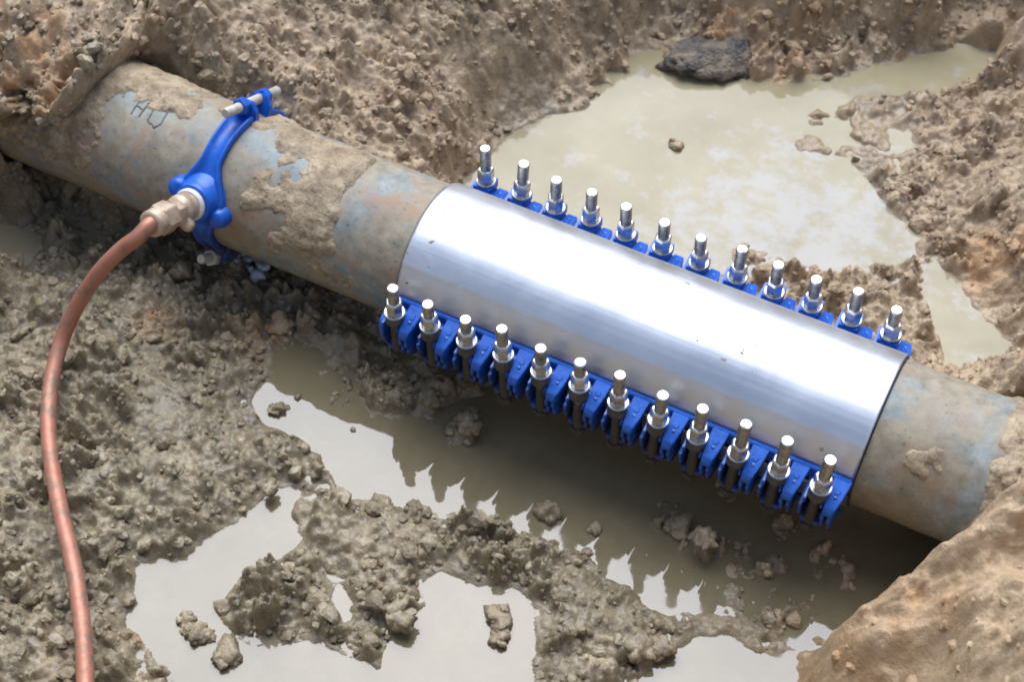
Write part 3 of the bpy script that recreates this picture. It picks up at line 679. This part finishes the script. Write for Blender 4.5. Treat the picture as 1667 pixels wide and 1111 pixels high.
def crust_thick(X, A):
    ax = A * RP
    n = fbm(X, ax, .06, 4, 41); f = fbm(X, ax, .014, 3, 47)
    d = np.degrees((A + np.pi) % (2 * np.pi) - np.pi)
    def reg(x0, x1, a0, a1, sx=.02, sa=14):
        return sstep(x0 - sx, x0 + sx, X) * (1 - sstep(x1 - sx, x1 + sx, X)) * sstep(a0 - sa, a0 + sa, d) * (1 - sstep(a1 - sa, a1 + sa, d))
    m = np.zeros_like(X)
    m = np.maximum(m, reg(-.52, -.385, 28, 125) * 1.0)
    m = np.maximum(m, reg(-.49, -.37, -8, 40) * .8)
    m = np.maximum(m, reg(-.41, -.345, -5, 16, .012, 8) * .9)
    m = np.maximum(m, reg(-.80, -.63, 78, 150) * .95)
    m = np.maximum(m, reg(-1.0, -.745, 4, 160) * 1.0)
    m = np.maximum(m, reg(-.62, -.53, 95, 150) * .8)
    m = np.maximum(m, reg(.435, .7, -60, 170) * 1.05)
    m = np.maximum(m, reg(.345, .40, 30, 60) * .6)
    v = m - .62 + (n - .5) * 1.5 + (f - .5) * .5
    t = np.clip(v, 0, .4) * .009 + (v > 0) * .0011
    rough = sstep(.05, .4, v) * (lumps(X, ax, .013, 5, .7) * .35 + lumps(X, ax, .007, 15, .7) * .3)
    heavy = sstep(.43, .48, X) + (1 - sstep(-.82, -.77, X))
    rough = rough * (.35 + 1.6 * heavy)
    return np.where(v > 0, t + rough, -1.)
X, A, V, Fs = cyl_grid(-1.0, .7, 900, 300, lambda X, A: RP + np.maximum(crust_thick(X, A), -.0006))
th = crust_thick(X, A).ravel()
okf = (th[Fs] > 0).any(1) & ~((V[Fs][:, :, 0].mean(1) > SX0 - .004) & (V[Fs][:, :, 0].mean(1) < SX1 + .004))
Fs = Fs[okf]
used, inv = np.unique(Fs.ravel(), return_inverse=True)
tag(part('mud_crust', mesh_np('mud_crust', V[used] - np.array(PB), inv.reshape(-1, 4), True, CRUST), pipe), kind='stuff')
# faded handwriting on the left end of the pipe
mk = MB()
def on_pipe(x, deg, r=RP + .0001): a = R_(deg); return Vector((x, -r * math.cos(a), r * math.sin(a)))
for st in ([(-.712, 70), (-.712, 86)], [(-.712, 79), (-.700, 77)], [(-.700, 70), (-.699, 85)], [(-.688, 84), (-.686, 70), (-.680, 68)],
           [(-.668, 83), (-.667, 71), (-.673, 66), (-.679, 69)]):
    pts = []
    for (xa, da), (xb, db) in zip(st, st[1:]):
        for k in range(7): pts.append(on_pipe(xa + (xb - xa) * k / 6, da + (db - da) * k / 6))
    pts = [p for i, p in enumerate(pts) if i == 0 or (p - pts[i - 1]).length > 1e-5]
    mk.tube(pts, .0013, 6)
part('marker_writing', mk.mesh('marker_writing', INK, PB), pipe)

# ---------------------------------------------------------------- repair clamp
CB = Vector((0, 0, -.10))
clamp = thing('repair_clamp', CB, 'long stainless steel repair clamp with two rows of bolts through blue lugs', 'pipe clamp')
def shell(a0, a1, na, nx_, mat, name, lip):
    an = np.radians(np.linspace(a0, a1, na)); xs_ = np.linspace(SX0, SX1, nx_)
    A, X = np.meshgrid(an, xs_)
    d = np.degrees(A)
    # the sheet leaves the round and runs straight into the lugs, a faint crease marks the change
    low = np.minimum(np.abs(d - a0), np.abs(d - a1))
    cr = np.exp(-((low - 34) / 2.2) ** 2) * .0005 * lip
    flat = (1 - sstep(10, 34, low)) * -.0007 * lip
    wav = (fbm(X, A * RS * 2, .16, 2, 71) - .5) * .0009
    r = RS + cr + flat + wav * sstep(0, .03, X - SX0) * (1 - sstep(-.03, 0, X - SX1))
    V = np.stack([X, -r * np.cos(A), r * np.sin(A)], -1).reshape(-1, 3)
    r2 = r - .0016
    Vi = np.stack([X, -r2 * np.cos(A), r2 * np.sin(A)], -1).reshape(-1, 3)
    n = len(V); id_ = np.arange(n).reshape(nx_, na)
    q = lambda a, b, c, e: np.stack([a, b, c, e], -1).reshape(-1, 4)
    F_ = [q(id_[:-1, :-1], id_[1:, :-1], id_[1:, 1:], id_[:-1, 1:]), q(id_[:-1, :-1], id_[:-1, 1:], id_[1:, 1:], id_[1:, :-1]) + n]
    for e in (id_[0], id_[-1], id_[:, 0], id_[:, -1]): F_.append(q(e[:-1], e[1:], e[1:] + n, e[:-1] + n))
    m = mesh_np(name, np.concatenate([V, Vi]) - np.array(CB), np.concatenate(F_), True, mat)
    m.polygons.foreach_set('use_smooth', np.concatenate([np.full(len(F_[0]) + len(F_[1]), True), np.full(sum(len(f) for f in F_[2:]), False)]))
    return part(name, m, clamp)
shell(6, 174, 120, 160, STEEL, 'sleeve', 1.0)
shell(186, 354, 60, 40, STEEL, 'sleeve', 0)
for xx in (SX0, SX1):
    g = MB(); s_ = -1 if xx < 0 else 1
    g.lathe([(0, RP + .0004), (0, RS - .0008), (.0012, RS - .0010), (.0022, RP + .0004)], 96, Matrix.Translation((xx, 0, 0)) @ Matrix.Rotation(R_(90 * s_), 4, 'Y'), True, False)
    part('gasket', g.mesh('gasket', RUBBER, CB), clamp)
DH_F = [-7, -7, -8, -2, -4, -6, 2, 1, 3.5, 10, 9.5, 7.5]
DH_B = [5.5, 6, 1, 0, 0, -2, -3, 0, -1, -2, .5, -4]
YB, ZT = .1202, .0796
def side_T(x, side):
    """local frame of a lug: x along the row, y outward, z up"""
    return Matrix(((1, 0, 0, x), (0, side, 0, 0), (0, 0, 1, 0), (0, 0, 0, 1)))
# finger profile (outward, up): sloping shoulder, blunt nose, ribbed drop
FING = [(.0955, -.006), (.0955, .0215), (.101, .0225), (.121, .0145), (.1330, .0095), (.1365, .004), (.1365, -.014), (.133, -.022), (.098, -.022)]
FINGL = [(.0955, -.024), (.1325, -.024), (.1325, -.032), (.128, -.042), (.117, -.050), (.0955, -.052)]
def build_mesh(fn, name, mat, bevel=0): mb = MB(); fn(mb); return mb.mesh(name, mat, (0, 0, 0), bevel)
CAP = [(.0955, .012), (.0955, .0215), (.101, .0225), (.121, .0145), (.1330, .0095), (.1365, .004), (.1365, -.003), (.132, -.004)]
RIB = [(.0955, .011), (.134, -.0036), (.1362, -.0036), (.1362, -.014), (.132, -.022), (.0955, -.022)]
RIBL = [(.0955, -.0245), (.1300, -.0245), (.1310, -.032), (.126, -.042), (.116, -.050), (.0955, -.052)]
def f_upper(mb):
    """two ribs carrying a sloping trapezoid cap, a thin web and a bridge behind the stud"""
    def cap_x(u): return .0110 + max(0, u - .118) * .10, .0312 - max(0, u - .110) * .26
    n = len(CAP)
    V = [(cap_x(u)[0], u, z) for u, z in CAP] + [(cap_x(u)[1], u, z) for u, z in CAP]
    mb.add(V, [tuple(reversed(range(n))), tuple(range(n, 2 * n))] + [(k, (k + 1) % n, n + (k + 1) % n, n + k) for k in range(n)])
    for x in (.0116, .0200): mb.prism(RIB, .0042, Matrix.Translation((x, -.0004, -.0006)))
    mb.box((.0150, .0955, -.0215), (.0212, .117, .0020))
    mb.prism([(y - .006 if y > .12 else y, z - .004) for y, z in RIB], .0036, Matrix.Translation((-.0165, 0, 0)))
    mb.box((-.0123, .0955, -.010), (.0103, .1085, .0105))
    mb.box((-.0128, .1085, .0005), (-.0098, .132, .0105)); mb.box((.0080, .1085, .0005), (.0106, .132, .0095))
    mb.lathe([(0, .0040), (.0014, .0034)], 12, Matrix.Translation((.0205, .1125, .0176)) @ Matrix.Rotation(R_(-22), 4, 'X'), False)
    mb.box((.0185, .1180, .0148), (.0225, .1215, .0164))
def f_lower(mb):
    for x in (.0116, .0200): mb.prism(RIBL, .0042, Matrix.Translation((x, 0, 0)))
    mb.box((.0150, .0955, -.050), (.0212, .113, -.025))
    mb.prism([(y - .004 if y > .12 else y, z) for y, z in RIBL], .0036, Matrix.Translation((-.0165, 0, 0)))
    mb.box((-.0123, .0955, -.0495), (.0103, .124, -.041))
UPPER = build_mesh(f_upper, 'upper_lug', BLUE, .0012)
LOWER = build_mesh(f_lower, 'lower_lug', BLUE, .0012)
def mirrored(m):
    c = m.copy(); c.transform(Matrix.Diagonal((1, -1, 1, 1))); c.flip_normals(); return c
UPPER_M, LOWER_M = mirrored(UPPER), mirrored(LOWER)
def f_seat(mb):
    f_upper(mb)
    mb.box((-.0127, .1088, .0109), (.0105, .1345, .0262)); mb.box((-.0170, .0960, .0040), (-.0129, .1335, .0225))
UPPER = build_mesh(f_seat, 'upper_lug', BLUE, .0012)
rng2 = random.Random(3)
for side, DH in ((-1, DH_F), (1, DH_B)):
    rl = MB()
    for zc, a, b in ((1, .004, .0245), (-1, -.040, -.057)):
        rl.prism([(.0945, a), (.0985, a), (.0985, b - .002 * zc), (.0945, b)], SX1 - SX0 - .002, side_T(SX0 + .001, side))
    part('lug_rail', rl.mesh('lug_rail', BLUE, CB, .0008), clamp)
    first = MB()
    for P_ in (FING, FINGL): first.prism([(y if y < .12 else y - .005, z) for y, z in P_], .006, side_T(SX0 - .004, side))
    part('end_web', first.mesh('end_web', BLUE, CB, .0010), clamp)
    for i, x in enumerate(BX):
        wob = rng2.uniform(-.0006, .0006)
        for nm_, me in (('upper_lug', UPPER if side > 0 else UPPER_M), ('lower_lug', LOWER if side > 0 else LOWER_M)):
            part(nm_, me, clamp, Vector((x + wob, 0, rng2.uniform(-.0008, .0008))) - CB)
        top = ZT + DH[i] * .001
        tilt = Matrix.Translation((x, side * YB, 0)) @ Matrix.Rotation(R_(rng2.uniform(-2.2, 2.2)), 4, 'X') @ Matrix.Rotation(R_(rng2.uniform(-2.6, 2.6)), 4, 'Y')
        b = MB(); prof = [(-.055, .0068), (.040, .0068)]
        z = .040
        while z < top - .0028:                                     # screw thread
            prof += [(z + .0006, .0066), (z + .0012, .0074)]; z += .0014
        prof += [(top - .0016, .0072), (top, .0060)]
        b.lathe(prof, 14, tilt, True)
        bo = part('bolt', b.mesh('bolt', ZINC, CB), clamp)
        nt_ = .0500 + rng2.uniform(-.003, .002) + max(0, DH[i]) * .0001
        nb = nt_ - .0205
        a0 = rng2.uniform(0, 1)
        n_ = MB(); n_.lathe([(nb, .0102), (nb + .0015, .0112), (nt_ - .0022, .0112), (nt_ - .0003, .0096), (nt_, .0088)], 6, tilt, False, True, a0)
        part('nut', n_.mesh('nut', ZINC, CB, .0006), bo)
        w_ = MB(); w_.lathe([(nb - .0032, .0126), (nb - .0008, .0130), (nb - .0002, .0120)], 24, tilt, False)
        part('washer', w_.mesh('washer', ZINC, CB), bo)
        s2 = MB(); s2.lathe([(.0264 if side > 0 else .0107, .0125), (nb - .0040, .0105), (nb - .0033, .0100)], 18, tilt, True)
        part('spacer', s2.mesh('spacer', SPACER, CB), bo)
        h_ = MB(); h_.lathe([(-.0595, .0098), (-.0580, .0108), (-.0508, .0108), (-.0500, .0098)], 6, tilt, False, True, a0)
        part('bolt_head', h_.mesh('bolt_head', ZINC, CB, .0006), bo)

# ---------------------------------------------------------------- tapping saddle
XS = -.576
SB = Vector((XS, 0, -.10))
saddle = thing('tapping_saddle', SB, 'bright blue strap clamp round the pipe with a round outlet boss', 'pipe clamp')
def strap(name, a0, a1, wfun, n=70):
    """cambered band with raised rims; angles from the camera side over the top"""
    sec = [(-1, .0005), (-1, .0085), (-.90, .0105), (-.72, .0100), (-.60, .0062), (0, .0070), (.60, .0062), (.72, .0100), (.90, .0105), (1, .0085), (1, .0005)]
    V, Fs = [], []; ns = len(sec)
    for i in range(n):
        d = a0 + (a1 - a0) * i / (n - 1); a = R_(d); w = wfun(d)
        for u, h in sec:
            r = RP + h; V.append((XS + u * w, -r * math.cos(a), r * math.sin(a)))
    for i in range(n - 1):
        for k in range(ns):
            k2 = (k + 1) % ns
            Fs.append((i * ns + k, (i + 1) * ns + k, (i + 1) * ns + k2, i * ns + k2))
    mb = MB(); mb.add(V, Fs, True); mb.add(V[:ns], [tuple(range(ns))]); mb.add(V[-ns:], [tuple(range(ns))])
    return part(name, mb.mesh(name, BLUE, SB), saddle)
def wup(d):
    t = max(0, 1 - abs(d - 27) / 34); return .0140 + .020 * t * t * (3 - 2 * t) + .003 * max(0, (d - 80) / 35)
strap('strap', -42, 108, wup)
strap('strap', 126, 308, lambda d: .0175)
FA = R_(27.0)
FN = Vector((0, -math.cos(FA), math.sin(FA)))
FT = Matrix.Translation((XS, 0, 0)) @ FN.to_track_quat('Z', 'X').to_matrix().to_4x4()
bs = MB(); bs.lathe([(.080, .037), (.096, .0335), (.103, .0285), (.110, .0262), (.1165, .0255), (.118, .0240), (.118, .017), (.108, .016)], 40, FT, True)
part('outlet_boss', bs.mesh('outlet_boss', BLUE, SB), saddle)
for u in (-1, 1):                                                   # bolt bosses at the flanks of the outlet
    kb = MB(); a = R_(19 if u > 0 else 31)
    nn_ = Vector((0, -math.cos(a), math.sin(a)))
    T = Matrix.Translation((XS + u * .031, 0, 0)) @ nn_.to_track_quat('Z', 'X').to_matrix().to_4x4()
    kb.lathe([(.085, .0145), (.102, .0135), (.108, .0115), (.1105, .007), (.111, .001)], 20, T, True)
    part('knob', kb.mesh('knob', BLUE, SB), saddle)
def ear(deg, r0, r1, hw, th):
    a = R_(deg); n = Vector((0, -math.cos(a), math.sin(a))); t = Vector((0, math.sin(a), math.cos(a)))      # t: tangent, increasing angle
    T = Matrix((Vector((1, 0, 0)), t, n)).transposed().to_4x4(); T.translation = (XS, 0, 0)
    mb = MB(); mb.prism([(-hw, r0), (hw, r0), (hw * .92, r0 + (r1 - r0) * .6), (hw * .5, r1), (-hw * .5, r1), (-hw * .92, r0 + (r1 - r0) * .6)], th, T @ Matrix(((0, 1, 0, 0), (1, 0, 0, -th / 2), (0, 0, 1, 0), (0, 0, 0, 1))) @ Matrix.Identity(4))
    return mb, T
for deg in (108, 126, -42, -54):
    mb, T = ear(deg, .090, .118, .019, .010)
    part('clamp_ear', mb.mesh('clamp_ear', BLUE, SB, .0015), saddle)
for deg, s0, s1, mat in ((117, -.066, .060, PALEROD), (-48, -.05, .05, PALEROD)):
    a = R_(deg); n = Vector((0, -math.cos(a), math.sin(a))); t = Vector((0, math.sin(a), math.cos(a)))
    c0 = Vector((XS, 0, 0)) + n * .110
    mb = MB(); mb.tube([c0 + t * s0, c0 + t * (s0 + .002), c0 + t * (s1 - .002), c0 + t * s1], [.0055, .0066, .0066, .0055], 14)
    bo = part('stud', mb.mesh('stud', mat, SB), saddle)
    for s_ in (s0 * .42, s1 * .42):
        nn_ = MB(); T = Matrix.Translation(c0 + t * s_) @ t.to_track_quat('Z', 'X').to_matrix().to_4x4()
        nn_.lathe([(-.006, .0105), (-.005, .0115), (.005, .0115), (.006, .0105)], 6, T, False)
        part('nut', nn_.mesh('nut', BLUE if deg > 0 else PALEROD, SB, .0006), bo)

# ---------------------------------------------------------------- brass fitting and copper service pipe
FB = Vector((XS, 0, 0)) + FN * .118
fit = thing('brass_fitting', FB, 'muddy brass compression fitting screwed into the blue outlet boss', 'pipe fitting')
def fpart(name, prof, seg, mat, smooth=True, ang=0, bevel=0):
    mb = MB(); mb.lathe(prof, seg, FT, smooth, True, ang); return part(name, mb.mesh(name, mat, FB, bevel), fit)
fpart('sealing_ring', [(.1165, .0195), (.1185, .0212), (.1225, .0212), (.1245, .0195)], 32, NYLON)
fpart('fitting_body', [(.124, .0172), (.136, .0172), (.138, .0190), (.143, .0192), (.145, .0165), (.168, .0158)], 28, BRASS)
fpart('hex_collar', [(.1490, .0180), (.1505, .0200), (.1630, .0200), (.1645, .0180)], 6, BRASS, False, .2, .0006)
nu = fpart('union_nut', [(.1655, .0182), (.1670, .0206), (.1880, .0206), (.1895, .0190)], 6, BRASS, False, .55, .0008)
fpart('gland', [(.1893, .0175), (.2020, .0172), (.2045, .0150), (.2052, .0125)], 28, BRASS)
mb = MB(); sdv = Vector((.75, -.2, -.62)).normalized()
T = Matrix.Translation(Vector((XS, 0, 0)) + FN * .148) @ sdv.to_track_quat('Z', 'X').to_matrix().to_4x4()
mb.lathe([(.012, .0085), (.0235, .0085), (.0265, .0075), (.029, .0045), (.0295, .001)], 18, T, True)
part('side_plug', mb.mesh('side_plug', BRASS, FB), fit)
def spline(P, n):
    P = [Vector(p) for p in P]; out = []
    P = [P[0] * 2 - P[1]] + P + [P[-1] * 2 - P[-2]]
    for i in range(1, len(P) - 2):
        a, b, c, d = P[i - 1:i + 3]
        for k in range(n):
            t = k / n
            out.append(.5 * ((2 * b) + (c - a) * t + (2 * a - 5 * b + 4 * c - d) * t * t + (3 * b - a - 3 * c + d) * t ** 3))
    return out + [P[-2]]
CP = [Vector((XS, 0, 0)) + FN * .195, Vector((XS, 0, 0)) + FN * .207] + [Vector(p) for p in COPPER[1:]]
cu = MB(); cu.tube(spline(CP, 6), .0099, 20)
o = link(bpy.data.objects.new('copper_pipe', cu.mesh('copper_pipe', COPPER_M, CP[5])))
o.location = CP[5]
tag(o, 'bent copper service pipe curving from the brass fitting down over the mud', 'pipe')
